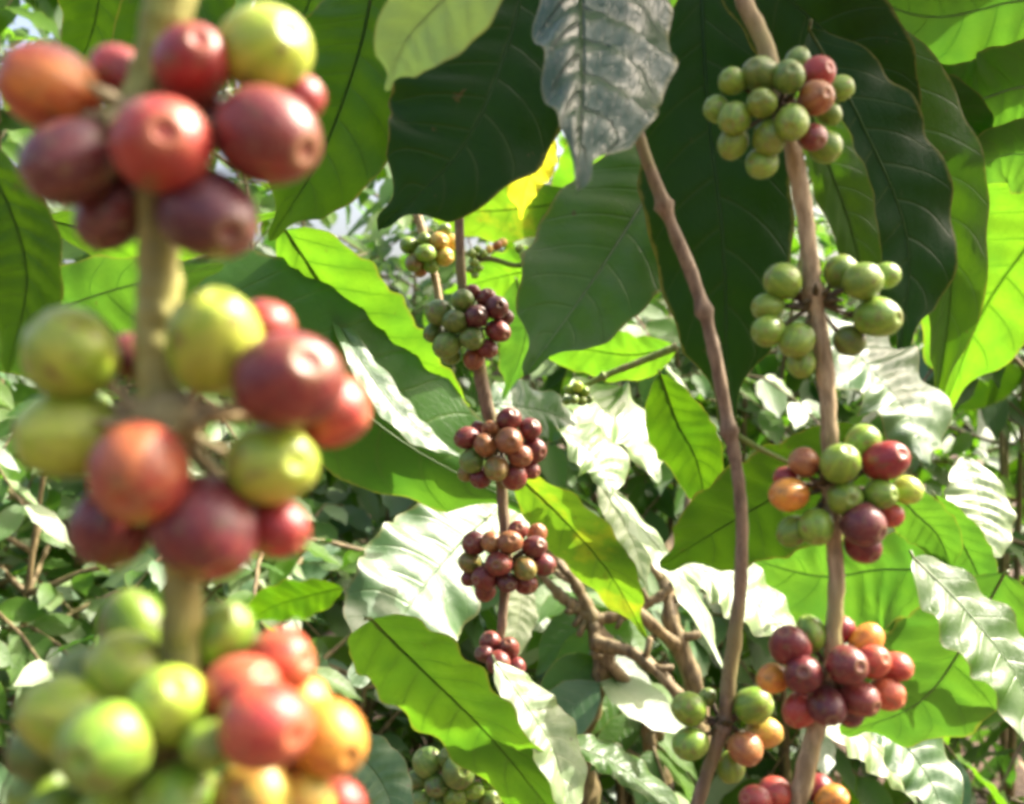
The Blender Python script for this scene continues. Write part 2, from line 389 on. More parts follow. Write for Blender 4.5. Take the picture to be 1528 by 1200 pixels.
b4 = branch('sturdy tan stem with five clusters from all green at the top to deep red below',
 [(1075, -100), (1110, 0), (1142, 70), (1178, 200), (1202, 330), (1214, 440), (1232, 560), (1238, 660), (1240, 760), (1248, 860), (1243, 950), (1238, 1030), (1216, 1095), (1190, 1200), (1165, 1290)], .42,
 [24, 25, 26, 26, 26, 27, 26, 26, 25, 24, 26, 26, 28, 30, 30], BK['tan'], [(1150, 130), (1214, 440), (1238, 720), (1242, 1010)],
 [((1160, 160), [(1094, 121, 21, 'g'), (1135, 112, 27, 'k'), (1177, 115, 25, 'k'), (1221, 109, 24, 'r'), (1217, 146, 26, 'b'), (1253, 132, 19, 'g', .3), (1137, 154, 23, 'g'), (1069, 163, 19, 'g'), (1096, 177, 25, 'g'), (1181, 183, 27, 'g'), (1094, 213, 23, 'g'), (1148, 206, 25, 'g'), (1212, 205, 21, 'm'), (1231, 219, 24, 'g', .2), (1137, 243, 24, 'g'), (1237, 170, 18, 'g', .4), (1190, 90, 19, 'k', .6)]),
  ((1216, 450), [(1168, 420, 27, 'g', -.3), (1146, 458, 23, 'g', -.2), (1146, 494, 24, 'g', -.5), (1188, 508, 26, 'g', -1.0), (1196, 542, 21, 'g', -.4), (1287, 420, 29, 'g', -1.2), (1254, 406, 25, 'g', .2), (1323, 411, 20, 'g', .0), (1309, 474, 32, 'g', -.8), (1268, 508, 23, 'k', .4)]),
  ((1240, 725), [(1200, 690, 22, 'b', -.1), (1177, 738, 27, 'o', -.4), (1173, 714, 18, 'r', .9), (1254, 692, 29, 'g', -1.5), (1287, 659, 26, 'g', -.2), (1320, 688, 32, 'r', -.8), (1261, 743, 25, 'g', -1.3), (1313, 738, 23, 'g', -1.5), (1353, 732, 21, 'y', -.1), (1331, 769, 17, 'c', .2), (1288, 783, 32, 'd', -1.0), (1287, 812, 27, 'm', -.5), (1218, 786, 26, 'g', -.8), (1184, 793, 23, 'g', -.1)]),
  ((1240, 1005), [(1179, 964, 30, 'm', -.8), (1210, 945, 24, 'g', .1), (1256, 940, 20, 'r', 1.0), (1293, 955, 24, 'o', -.1), (1263, 993, 30, 'm', -1.9), (1302, 987, 25, 'c', -.7), (1337, 995, 23, 'c', -.1), (1153, 1013, 22, 'o', .0), (1199, 1006, 29, 'm', -1.3), (1196, 1057, 27, 'r', -.3), (1234, 1053, 28, 'd', -1.4), (1282, 1042, 28, 'm', -1.2), (1323, 1035, 25, 'c', -.4), (1268, 1062, 22, 'd', .2)]),
  ((1192, 1215), [(1128, 1194, 23, 'r', -.6), (1156, 1184, 24, 'c', .2), (1221, 1176, 21, 'r', .3), (1241, 1193, 23, 'o', -.2), (1150, 1235, 25, 'c', -.8), (1225, 1240, 25, 'r', -.5)])])

b5 = branch('thin distant stem in bright gap with small pale green and peach cherry bunch',
 [(600, 220), (617, 300), (636, 365), (650, 420), (668, 520)], .88, [13, 13, 14, 12, 12], BK['tan'], [(636, 372)],
 [((640, 374), [(610, 366, 13, 'g'), (635, 378, 15, 'g'), (633, 358, 11, 'g'), (618, 392, 14, 'l'), (655, 360, 14, 'w'), (663, 383, 14, 'w'), (644, 396, 12, 'g'), (675, 362, 12, 'w'), (662, 345, 11, 'g'), (628, 402, 11, 'b')])])

b6 = branch('faint horizontal twig carrying two bunches of tiny unripe green berries',
 [(702, 380), (740, 388), (775, 396), (830, 380), (900, 350)], 1.15, [8, 8, 8, 8, 8], BK['green'], [],
 [((712, 385), [(704, 378, 7, 'g'), (712, 372, 6, 'g'), (722, 378, 6, 'g'), (707, 391, 7, 'g'), (715, 400, 6, 'g'), (702, 402, 6, 'k'), (730, 372, 6, 'w'), (742, 366, 7, 'b'), (750, 362, 7, 'w'), (709, 410, 6, 'g')]),
  ((792, 385), [(783, 380, 8, 'g'), (795, 374, 8, 'y'), (800, 388, 8, 'g'), (786, 396, 8, 'k'), (797, 402, 8, 'k'), (776, 372, 7, 'g'), (806, 398, 7, 'g'), (788, 410, 7, 'k')])])
b7 = branch('pale green twig slanting under a dark leaf tip with one small berry bunch',
 [(1010, 517), (960, 538), (900, 562), (855, 585)], .92, [13, 11, 9, 6], BK['green'], [(900, 562)],
 [((862, 590), [(850, 582, 8, 'g'), (862, 577, 8, 'y'), (872, 584, 8, 'g'), (856, 596, 8, 'k'), (868, 598, 8, 'g'), (878, 596, 7, 'k'), (846, 598, 7, 'g')])])
b8 = branch('short stem at the bottom edge under a tight ball of unripe green cherries',
 [(668, 1110), (680, 1180), (690, 1300)], .73, [12, 12, 12], BK['brown'], [(682, 1165)],
 [((682, 1170), [(638, 1138, 22, 'k'), (684, 1152, 25, 'k'), (653, 1173, 18, 'k'), (726, 1146, 17, 'k'), (680, 1190, 17, 'g'), (706, 1179, 15, 'g'), (734, 1168, 16, 'g'), (625, 1164, 16, 'k'), (631, 1193, 17, 'k'), (668, 1131, 15, 'k'), (703, 1136, 16, 'k'), (731, 1194, 17, 'k'), (746, 1156, 13, 'k'), (656, 1205, 18, 'k'), (705, 1212, 18, 'g')])])

def stick(label, name, pts, d, w, mat, cat='stem'):
    r = stem_obj(None, pts, d, w, mat, (), 40, name, 10); tag(r, label, cat); return r
stick('thin bare stem slanting in at the top edge beside the lime cherry', 'bare_stem', [(485, -60), (500, -10), (520, 40), (545, 120)], .70, [16, 16, 16, 15], BK['tan'])

# ------------------------------------------------------------------ leaves
def prof(u, a=.85, b=.8, tipw=1.0):
    w = math.sin(math.pi*min(1, max(0, u))**a)**b if 0 < u < 1 else 0
    if u > .84: w *= 1-.55*math.sin((u-.84)/.16*math.pi)*tipw          # drawn-out drip tip
    return w
TB = V((-.15, -.78, -.55))     # underside towards the camera, sun behind it
GL = ((V((0, -1, 0))+SUN)).normalized()   # face that throws the sun's glare to the camera
def leaf(label, pts, d, n, wA, wB, mat='mid', fold=(.1, .1), droop=.0, wave=(.10, 5, 0), curl=0.0, nu=64, nv=11, a=.85, b=.8, tipw=1.0, group='large coffee leaves', cat='leaf', petiole=.004, tear=0, puck=.085):
    n = V(n).normalized()
    mid = crom([(p[0], p[1], 0) for p in pts], nu)
    P0 = at(mid[nu//2].x, mid[nu//2].y, d)
    M = []
    for q in mid:
        r = ray(q.x, q.y); t = n.dot(P0-CAM)/n.dot(r); M.append(CAM+r*t)
    L = sum((M[i+1]-M[i]).length for i in range(nu-1))
    rr = random.Random(hash(label) % 1 + len(label)*13+int(pts[0][0]*7+pts[0][1]))
    T = (M[-1]-M[0]).normalized(); i0 = nu//2
    ax = V((mid[-1].x-mid[0].x, mid[-1].y-mid[0].y, 0)).normalized(); Rs = V((-ax.y, ax.x, 0))
    S = n.cross(T).normalized()
    q0 = proj(M[i0]); q1 = proj(M[i0]+S*.001)
    k = ((q1[0]-q0[0])*Rs.x+(q1[1]-q0[1])*Rs.y)/.001
    if k < 0: S = -S; k = -k
    wm = (wA/k, wB/k); wref = max(wm)
    P = []; UV = []; ph = rr.uniform(0, 6.28); ph2 = rr.uniform(0, 6.28)
    for i in range(nu):
        u = i/(nu-1)
        Ti = (M[min(i+1, nu-1)]-M[max(i-1, 0)]).normalized(); Si = n.cross(Ti).normalized()
        if Si.dot(S) < 0: Si = -Si
        w0 = max(prof(u, a, b, tipw), .004)
        cen = n*(-droop*L*(2*u-1)**2*.25)
        for j in range(nv):
            vv = -1+2*j/(nv-1)
            side = 0 if vv > 0 else 1
            av = abs(vv)
            W = wm[side]*w0
            e = 1+av**4*(.024*math.sin(2*math.pi*wave[1]*2.1*u+ph+side)+.02*math.sin(37*u+ph2+2*side))
            off = fold[side]*av*W
            off += -curl*W*av*av
            off += wave[0]*wref*av*av*math.sin(2*math.pi*wave[1]*u+wave[2]+side*1.7)*min(1, 4*u*(1-u)*1.3)
            off += .05*wref*math.sin(3.1*u*2+ph2)*av
            vt = u*9.5-(.75*av+.55*av*av)
            off += puck*wref*w0*(abs(math.sin(math.pi*vt)))*math.sin(math.pi*min(1, av*1.05))
            P.append(M[i]+cen+Si*(1 if vv > 0 else -1)*W*av*e+n*off); UV.append((u, .5+vv*.5))
    mb = MB(); mb.grid(P, UV, nu, nv)
    o = mb.build('coffee_leaf', LM[mat], None, M[0])
    tag(o, label, cat, group)
    mr = MB(); pr = M[0]-(M[3]-M[0]).normalized()*petiole
    C = [pr]+[M[i]+n*(-droop*L*(2*(i/(nu-1))-1)**2*.25) for i in range(0, nu, 3)]
    rb = max(.0004, min(.0008, L*.005))
    mr.tube(C, [rb*(1.25-1.1*i/(len(C)-1)) for i in range(len(C))], 7)
    mr.build('midrib', LM['pale'] if mat in ('bright', 'pale', 'satin') else LM['mid'], o)
    return o

# canopy of near leaves, top
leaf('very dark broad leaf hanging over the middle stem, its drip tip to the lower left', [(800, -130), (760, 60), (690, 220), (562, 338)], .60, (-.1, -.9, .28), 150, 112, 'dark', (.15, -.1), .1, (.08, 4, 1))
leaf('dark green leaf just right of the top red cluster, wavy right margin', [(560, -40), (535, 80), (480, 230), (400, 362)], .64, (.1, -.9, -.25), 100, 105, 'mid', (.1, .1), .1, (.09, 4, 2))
leaf('light green soft leaf tip dipping in at the top edge', [(760, -130), (690, -30), (610, 55), (572, 138)], .36, (-.3, -.8, -.35), 62, 75, 'pale', (.2, .1), .1, (.06, 3, 0), tipw=1.2)
leaf('shiny grey ribbed leaf hanging point down at top centre', [(872, -190), (866, -40), (868, 110), (872, 268)], 0.42, (.36, -.72, .60), 56, 138, 'ribbed', (-.35, .12), .12, (.10, 5, 1), puck=.17, tipw=1.1)
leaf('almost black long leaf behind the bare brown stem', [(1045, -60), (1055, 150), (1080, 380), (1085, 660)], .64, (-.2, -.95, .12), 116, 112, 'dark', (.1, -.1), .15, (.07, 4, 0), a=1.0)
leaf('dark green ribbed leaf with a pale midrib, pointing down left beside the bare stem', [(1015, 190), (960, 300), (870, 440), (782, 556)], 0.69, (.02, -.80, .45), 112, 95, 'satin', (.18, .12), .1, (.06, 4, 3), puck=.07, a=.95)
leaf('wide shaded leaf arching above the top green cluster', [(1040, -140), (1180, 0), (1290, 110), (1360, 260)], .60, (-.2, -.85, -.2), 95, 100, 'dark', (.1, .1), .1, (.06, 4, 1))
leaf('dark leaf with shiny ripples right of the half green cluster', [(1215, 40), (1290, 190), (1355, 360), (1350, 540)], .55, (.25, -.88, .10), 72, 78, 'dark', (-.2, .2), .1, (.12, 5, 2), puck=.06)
leaf('olive curved leaf edge enclosing the dark leaves on the right', [(1250, -20), (1370, 190), (1420, 400), (1400, 655)], .66, (.25, -.85, -.35), 60, 75, 'mid', (.1, .0), .1, (.08, 4, 0))
leaf('slim green leaf hanging straight behind the tan stem', [(1200, 130), (1235, 240), (1275, 360), (1300, 500)], .50, (.3, -.8, -.3), 34, 46, 'mid', (.1, .1), .05, (.08, 4, 0))
leaf('grey sheen leaf with ribs between the second and third green clusters', [(1225, 460), (1290, 540), (1350, 610), (1392, 690)], 0.47, (.42, -.66, .56), 62, 78, 'gloss', (.1, -.1), .1, (.10, 4, 2), puck=.10)
leaf('sunlit yellow green leaf cut by the right edge, veins dark against light', [(1660, 180), (1560, 330), (1470, 460), (1408, 625)], 1.08, TB, 118, 110, 'vivid', (.1, .1), .1, (.05, 5, 0), a=.8)
leaf('broad leaf across the top right corner with shadow bands', [(1680, 30), (1540, 0), (1380, 25), (1215, -40)], 0.73, TB, 125, 120, 'bright', (.1, .1), .1, (.05, 5, 1), a=.8)
leaf('backlit leaf in the right upper corner with a jagged lower edge', [(1640, 150), (1530, 130), (1430, 150), (1300, 90)], 0.73, TB, 75, 75, 'bright', (.1, .1), .1, (.06, 5, 2))
leaf('small backlit leaf at the right edge above the bright gap', [(1640, 260), (1560, 235), (1490, 235), (1425, 290)], 0.73, TB, 55, 55, 'bright', (.1, .1), .1, (.07, 4, 0))
leaf('half shaded leaf behind the right hand stack of dark leaves', [(1260, 90), (1340, 150), (1420, 170), (1500, 230)], 0.73, TB, 60, 60, 'mid', (.1, .1), .1, (.07, 4, 0))
leaf('plain green leaf high behind the top green cluster', [(960, -90), (1040, -10), (1130, 60), (1200, 160)], .80, TB, 60, 70, 'bright', (.1, .1), .1, (.06, 4, 1))
# left side
leaf('dark rounded leaf at the left edge under the maroon cluster', [(-60, 190), (10, 300), (40, 420), (5, 560)], .42, (-.1, -.85, -.3), 120, 60, 'mid', (.1, .1), .1, (.05, 3, 1), a=1.0)
leaf('bright leaf strip behind the stem between the upper two clusters', [(60, 330), (170, 350), (290, 345), (420, 320)], .80, TB, 45, 40, 'vivid', (.1, .1), .1, (.07, 4, 1))
leaf('broad green leaf behind the middle cluster at far left', [(-80, 520), (60, 470), (180, 430), (330, 400)], .74, TB, 120, 60, 'bright', (.1, .1), .1, (.06, 4, 0))
leaf('dark green leaf at top left beside the orange cherry', [(140, -150), (150, -60), (140, 40), (95, 140)], .9, (-.1, -.85, -.4), 60, 70, 'mid', (.1, .1), .1, (.06, 4, 0))
leaf('dim leaf behind the pale stem at the top edge', [(330, -100), (290, -20), (220, 80), (150, 190)], .85, (-.1, -.9, -.2), 75, 75, 'mid', (.1, .1), .1, (.06, 4, 0))
leaf('green leaf behind the lime cherry at the top edge', [(500, -120), (470, -20), (440, 80), (470, 190)], .92, (-.1, -.9, -.2), 70, 60, 'mid', (.1, .1), .1, (.06, 4, 0))
leaf('vivid yellow green leaf slanting down to the half green cluster', [(424, 346), (510, 465), (610, 570), (722, 668)], .86, (-.05, -.72, -.60), 48, 78, 'vivid', (.05, .1), .05, (.08, 6, 1), a=.72, b=.6)
leaf('long green leaf with a silvery turned up margin, behind the middle cluster', [(250, 425), (430, 520), (600, 660), (800, 775)], .82, (-.1, -.72, -.52), 105, 62, 'bright', (.1, -1.6), .1, (.07, 5, 0), a=.85, b=.6)
leaf('silvery fold of a leaf catching the sun beside the vivid leaf', [(495, 462), (560, 570), (620, 640), (690, 680)], .80, GL, 24, 20, 'gloss', (.1, .1), .05, (.10, 5, 2))
leaf('large pale shiny leaf facing up, left of the lowest maroon cluster', [(730, 770), (670, 830), (600, 920), (530, 1020)], 0.9, GL, 105, 88, 'gloss', (.06, -.12), .1, (.10, 5, 0), a=.95, b=.6, puck=.08)
leaf('scalloped green leaf in front, running down to the bottom edge', [(552, 930), (640, 1010), (740, 1110), (880, 1290)], 0.63, (-.1, -.75, -.56), 72, 62, 'vivid', (.05, .08), .05, (.09, 6, 1), a=.62, b=.5)
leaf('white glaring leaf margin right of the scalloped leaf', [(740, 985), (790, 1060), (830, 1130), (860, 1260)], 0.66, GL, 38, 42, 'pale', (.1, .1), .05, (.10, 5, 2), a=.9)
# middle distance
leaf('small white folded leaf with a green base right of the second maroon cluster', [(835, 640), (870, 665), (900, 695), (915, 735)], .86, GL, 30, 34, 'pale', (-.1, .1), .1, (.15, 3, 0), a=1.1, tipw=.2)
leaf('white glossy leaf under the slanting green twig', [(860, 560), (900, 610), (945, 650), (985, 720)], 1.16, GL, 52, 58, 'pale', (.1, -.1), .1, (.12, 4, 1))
leaf('pale shiny leaf behind the top of the second maroon cluster', [(720, 600), (770, 605), (830, 620), (900, 660)], 1.18, GL, 42, 32, 'gloss', (.1, .1), .1, (.12, 4, 2))
leaf('yellow green hanging leaf with spots, tip down beside the brown fork', [(760, 705), (830, 765), (905, 850), (964, 958)], .84, (-.2, -.75, -.5), 46, 44, 'spotted', (.1, .1), .1, (.08, 5, 0), a=.95)
leaf('dull pale leaf just right of the spotted hanging leaf', [(895, 720), (925, 770), (950, 820), (968, 885)], .95, (.4, -.75, .4), 28, 24, 'pale', (.1, .1), .05, (.10, 4, 1))
leaf('narrow pale edged leaf slanting down to the bare stem', [(905, 720), (960, 790), (1030, 880), (1084, 1000)], 0.84, (.45, -.45, .6), 26, 22, 'pale', (.15, -.3), .05, (.08, 5, 1), a=.95)
leaf('wide pale leaf lit from above, behind the bare stem', [(1000, 835), (1070, 860), (1140, 910), (1215, 965)], .70, (.40, -.6, .68), 42, 46, 'pale', (.1, .05), .1, (.10, 5, 2), a=.85)
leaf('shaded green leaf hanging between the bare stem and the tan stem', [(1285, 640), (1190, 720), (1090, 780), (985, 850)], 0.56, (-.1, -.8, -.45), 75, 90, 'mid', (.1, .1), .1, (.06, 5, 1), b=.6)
leaf('backlit green leaf behind the maroon cherries of the third cluster', [(1440, 860), (1320, 850), (1220, 860), (1090, 830)], .76, TB, 62, 85, 'bright', (.1, .1), .1, (.06, 5, 2), b=.6)
leaf('big backlit veined leaf right of the deep red cluster', [(1500, 860), (1440, 960), (1370, 1050), (1255, 1100)], .70, TB, 108, 92, 'bright', (.1, .1), .05, (.05, 6, 0), a=.9, b=.6)
leaf('bright small leaf between the third cluster and the pale leaf', [(1310, 700), (1360, 760), (1400, 800), (1425, 865)], .68, TB, 42, 40, 'bright', (.1, .1), .05, (.08, 4, 0))
leaf('green leaf tip hanging in the right middle, lit through', [(1395, 740), (1430, 800), (1460, 860), (1482, 930)], .72, TB, 40, 36, 'bright', (.1, .1), .05, (.08, 4, 1))
leaf('upright dusty pale leaf at the right, above the wavy edged one', [(1440, 680), (1460, 740), (1468, 790), (1470, 850)], .95, (.3, -.78, .5), 52, 46, 'pale', (.1, .05), .05, (.06, 4, 1))
leaf('wavy edged green leaf running down the lower right corner', [(1366, 830), (1450, 920), (1528, 1030), (1590, 1200)], .58, (.36, -.72, .58), 58, 46, 'bright', (.1, .1), .05, (.11, 5, 0), a=.85, b=.6, puck=.05)
leaf('green leaf in the corner beyond the wavy edged leaf', [(1420, 870), (1500, 970), (1560, 1060), (1600, 1180)], .72, (.2, -.75, .3), 60, 60, 'mid', (.1, .1), .05, (.1, 5, 0))
leaf('grey lit leaf at the bottom right below the veined leaf', [(1290, 1050), (1340, 1100), (1390, 1170), (1420, 1260)], .80, (.4, -.7, .55), 42, 48, 'gloss', (.1, .1), .05, (.1, 4, 1))
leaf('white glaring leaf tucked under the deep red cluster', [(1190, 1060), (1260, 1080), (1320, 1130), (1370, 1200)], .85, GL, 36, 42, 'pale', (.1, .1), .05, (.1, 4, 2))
leaf('curled green leaf with a white rim at the bottom centre', [(835, 1105), (900, 1130), (960, 1170), (1050, 1240)], .76, (.25, -.6, .5), 24, 34, 'bright', (.35, -.3), .05, (.14, 5, 0))
leaf('bluish leaf beside the orange cherry at the bottom edge', [(500, 1090), (550, 1140), (580, 1190), (600, 1280)], .55, (.2, -.7, .4), 55, 46, 'gloss', (.1, .1), .05, (.08, 4, 0))
leaf('yellow ragged leaf in the gap at top centre', [(822, 200), (806, 240), (785, 275), (776, 330)], .80, TB, 36, 26, 'yellow', (.1, .1), .1, (.2, 4, 1))
leaf('bright leaf behind the yellow ragged leaf', [(960, 130), (920, 210), (870, 280), (810, 345)], 1.2, TB, 60, 60, 'vivid', (.1, .1), .1, (.06, 4, 0))
leaf('green leaf lying across behind the dark broad leaf tip', [(870, 300), (790, 310), (700, 315), (600, 300)], 1.22, TB, 38, 45, 'spotted', (.1, .1), .1, (.08, 4, 0))
leaf('lit leaf under the two tiny berry bunches', [(850, 400), (790, 405), (740, 415), (660, 440)], 1.3, TB, 40, 35, 'vivid', (.1, .1), .1, (.08, 4, 2))
leaf('bright leaf below the ribbed dark leaf tip', [(1010, 520), (940, 530), (860, 520), (780, 520)], 1.2, TB, 35, 40, 'vivid', (.1, .1), .1, (.08, 4, 1))
leaf('green leaf right of the half green cluster', [(770, 420), (785, 470), (780, 520), (750, 600)], 1.1, TB, 45, 28, 'bright', (.1, .1), .1, (.08, 4, 1))
leaf('soft green leaf hanging left of the middle of the bare stem', [(985, 560), (1010, 630), (1040, 690), (1060, 790)], .85, (-.1, -.8, -.3), 50, 48, 'mid', (.1, .1), .1, (.08, 4, 1))
leaf('dim green leaf low between the left clusters and the pale shiny leaf', [(510, 880), (460, 890), (410, 905), (360, 935)], 1.5, TB, 35, 28, 'mid', (.1, .1), .1, (.1, 4, 1))
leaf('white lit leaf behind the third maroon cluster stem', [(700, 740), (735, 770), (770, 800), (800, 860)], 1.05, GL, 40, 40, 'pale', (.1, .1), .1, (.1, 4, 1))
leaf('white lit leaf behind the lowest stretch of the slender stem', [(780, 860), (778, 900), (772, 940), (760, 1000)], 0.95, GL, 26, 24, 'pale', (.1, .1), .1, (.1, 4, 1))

# ------------------------------------------------------------------ background bushes
def bleaf(mb, p, dr, up, L, W, rr, nu=9):
    dr = dr.normalized(); s = dr.cross(up)
    if s.length < .05: s = dr.cross(V((1, 0, 0)))
    s.normalize(); n = s.cross(dr).normalized()
    dp = rr.uniform(.05, .35); ph = rr.uniform(0, 6); fo = rr.uniform(.05, .3)
    P = []; UV = []
    for i in range(nu):
        u = i/(nu-1); w = max(.01, prof(u))*W
        c = p+dr*(u*L)-V((0, 0, 1))*dp*L*u*u
        for j in range(5):
            v = -1+j*.5
            P.append(c+s*(v*w)+n*(abs(v)*w*fo+.10*W*v*v*math.sin(5*2*math.pi*u*.7+ph+v))); UV.append((u, .5+.5*v))
    mb.grid(P, UV, nu, 5)

def inview(p, m=.1): return p.y > .05 and abs(p.x) < .467*p.y+m and abs(p.z-CAMZ) < .37*p.y+m

def bush(label, x, y, h, rad, seed, nl=16, leafL=.16, lmats=('mid', 'bright', 'vivid', 'gloss'), ymin=1.3, group='coffee bushes behind the branches', z0=.2):
    rr = random.Random(seed)
    root = empty('coffee_bush', V((x, y, 0))); tag(root, label, 'bush', group)
    tr = MB(); tw = MB(); fo = [MB() for _ in lmats]
    ns = 3
    stems = []
    for k in range(ns):
        a = rr.uniform(0, 6.28); lean = rr.uniform(.1, .3)*rad
        S = crom([V((x, y, -.02)), V((x+math.cos(a)*lean*.5, y+math.sin(a)*lean*.5, h*.4)), V((x+math.cos(a)*lean, y+math.sin(a)*lean, h*.75)), V((x+math.cos(a)*lean*1.6, y+math.sin(a)*lean*1.6, h))], 16)
        tr.tube(S, [.013*(1-.75*i/15) for i in range(16)], 8); stems.append(S)
    for k in range(nl):
        S = stems[k % ns]; t = z0+(1-z0)*rr.random(); b = S[min(15, int(t*15))]
        a = rr.uniform(0, 6.28); ln = rad*rr.uniform(.6, 1.1)*(1.05-.45*max(0, t-.5))
        dr = V((math.cos(a), math.sin(a), rr.uniform(.05, .5)))
        T = crom([b, b+dr*ln*.5, b+V((dr.x, dr.y, dr.z-.55))*ln], 9)
        if all(not inview(q) or q.y > ymin for q in T): tw.tube(T, [.006*(1-.75*i/8) for i in range(9)], 6)
        for i in range(1, 9):
            ax = (T[i]-T[i-1]).normalized()
            for sgn in (-1, 1):
                sd = ax.cross(V((0, 0, 1))).normalized()*sgn
                dd = sd*.8+ax*.5+V((rr.uniform(-.3, .3), rr.uniform(-.3, .3), rr.uniform(-.65, .1)))
                LL = leafL*rr.uniform(.6, 1.15)
                q = T[i]+dd.normalized()*LL
                if (inview(T[i], .2) or inview(q, .2)) and min(T[i].y, q.y) < ymin: continue
                bleaf(rr.choice(fo), T[i], dd, GL*.9+V((rr.uniform(-.6, .6), rr.uniform(-.6, .6), rr.uniform(-.1, .6))), LL, LL*rr.uniform(.22, .29), rr)
    tr.build('trunk', BK['trunk'], root)
    if tw.v: tw.build('branches', BK['trunk'], root)
    for m, f in zip(lmats, fo):
        if f.v: f.build('foliage', LM[m], root)
    return root
bush('leafy coffee bush nearest on the left, behind the blurred clusters', -1.15, 2.5, 1.75, .85, 1, 22, lmats=('bright', 'gloss', 'pale', 'vivid'))
bush('low leafy bush between the blurred clusters and the shiny leaf', -.45, 3.0, 1.35, .8, 2, 20, lmats=('bright', 'gloss', 'pale', 'vivid'))
bush('tall bush behind the vivid leaf left of centre', -.75, 3.6, 2.7, 1.1, 3, 30)
bush('bush behind the slender middle stem', .15, 2.6, 1.75, .75, 4, 22, .12, lmats=('vivid', 'pale', 'bright', 'vivid'), z0=.35)
bush('bush behind the brown fork at lower right', .62, 3.1, 2.0, .9, 5, 26, z0=.3)
bush('leafy bush at the right edge behind the wavy leaf', 1.25, 2.3, 1.9, .75, 6, 26)
bush('tall bush filling the top right behind the backlit leaves', 1.5, 3.9, 3.2, 1.2, 7, 34)
bush('tall bush in the top left beyond the orange cherry', -1.9, 4.2, 3.0, 1.2, 8, 30)
bush('farther bush showing through the gap at centre', .4, 4.8, 2.8, 1.3, 9, 30)

bush('near low bush full of small shiny leaves at lower left', -.95, 1.95, 1.45, .6, 11, 46, .085, z0=.55, lmats=('bright', 'gloss', 'pale', 'vivid'))
bush('small shiny bush below the middle of the left clusters', -.40, 2.2, 1.25, .6, 12, 46, .085, z0=.2, lmats=('bright', 'gloss', 'pale', 'vivid'))
bush('low bush in the shade behind the bottom right cherries', .55, 2.1, 1.2, .55, 13, 12, .13, z0=.15)
bush('small bush between the slender stem and the bare stem', .2, 1.9, 1.35, .5, 14, 22, .13, z0=.35, lmats=('bright', 'gloss', 'pale', 'vivid'))
bush('low wide bush in the distance at far right under the veined leaf tip', 1.9, 3.7, 1.5, .9, 15, 30, .15, z0=.15)
bush('low round bush in the distance left of the centre stem', -1.35, 3.5, 1.5, .9, 16, 30, .14, z0=.15)
bush('distant low bush behind the fork of brown limbs', .55, 4.2, 1.5, .9, 17, 30, .14, z0=.15)
bush('broad leaved bush high at the top left corner behind the orange cherry', -1.25, 2.7, 2.75, .8, 18, 18, .18, z0=.5)
bush('fine leaved pale bush low behind the left clusters', -.75, 2.6, 1.6, .75, 21, 44, .10, lmats=('vivid', 'pale', 'bright', 'vivid'), z0=.3)
bush('fine leaved bush in the gap left of the vivid leaf', -.35, 3.3, 2.2, .8, 22, 44, .10, lmats=('vivid', 'pale', 'bright', 'vivid'), z0=.35)
bush('fine leaved bush behind the limbs right of centre', .35, 3.5, 2.0, .8, 23, 44, .10, lmats=('vivid', 'pale', 'bright', 'vivid'), z0=.35)
bush('fine leaved bush at the far right edge behind the upright pale leaf', 1.35, 3.0, 2.0, .8, 24, 44, .11, lmats=('vivid', 'pale', 'bright', 'vivid'), z0=.3)
# forked brown coffee tree in the middle distance
t0 = empty('coffee_tree', V((at(868, 1180, 1.55).x, 1.55, 0))); tag(t0, 'forked brown coffee tree with bare limbs low behind the slender stem', 'tree')
def limb(pts, w, name='limb', d=1.5):
    N_ = 70; P = crom([at(p[0], p[1], p[2] if len(p) > 2 else d) for p in pts], N_); W = crom([(x, 0, 0) for x in w], N_)
    mb = MB(); mb.tube(P, [W[i].x*.43*P[i].y/F*(1+.08*math.sin(i*.7)+.07*math.sin(i*.31)) for i in range(N_)], 16, True, .34, 28)
    rl = random.Random(int(pts[0][0]+pts[-1][1]))
    for k in range(3):                                 # pruning stubs
        i = rl.randrange(8, N_-8); a = rl.uniform(0, 6.28); dv = V((math.cos(a), -.4, math.sin(a))).normalized(); r0 = W[i].x*.5*P[i].y/F
        mb.tube([P[i], P[i]+dv*r0*1.3, P[i]+dv*r0*rl.uniform(1.8, 3.2)+V((0, 0, r0*.4))], [r0*.6, r0*.45, r0*.38], 8, True, .3, 40)
    return mb.build(name, BK['trunk'], t0)
g0 = at(868, 1180, 1.55)
mb = MB(); P = crom([V((g0.x-.01, 1.6, -.03)), V((g0.x+.01, 1.58, .5)), g0, at(862, 1110, 1.55), at(880, 1050, 1.53), at(902, 990, 1.5), at(886, 926, 1.5)], 40)
mb.tube(P, [.026-.012*i/39+.002*math.sin(i*1.1) for i in range(40)], 16, True, .4, 28); mb.build('trunk', BK['trunk'], t0)
limb([(886, 926), (858, 870), (826, 831), (800, 805)], [26, 20, 17, 12])
limb([(886, 926), (858, 905), (833, 886), (800, 850)], [26, 22, 18, 12])
limb([(886, 926), (936, 915), (985, 890), (1010, 868)], [24, 18, 16, 14])
limb([(780, 730, 1.42), (830, 780, 1.43), (881, 825, 1.44), (917, 879, 1.45), (965, 925, 1.46), (1016, 970, 1.5)], [14, 17, 20, 20, 22, 24])
limb([(1030, 740, 1.6), (1018, 790, 1.58), (985, 838, 1.55), (996, 880, 1.52), (1002, 926, 1.5), (1016, 970, 1.5), (1038, 1035, 1.5), (1046, 1120, 1.5)], [14, 18, 24, 26, 28, 32, 34, 36])
limb([(884, 958, 1.47), (950, 978, 1.45), (1012, 1036, 1.43), (1050, 1100, 1.45)], [28, 24, 20, 18])
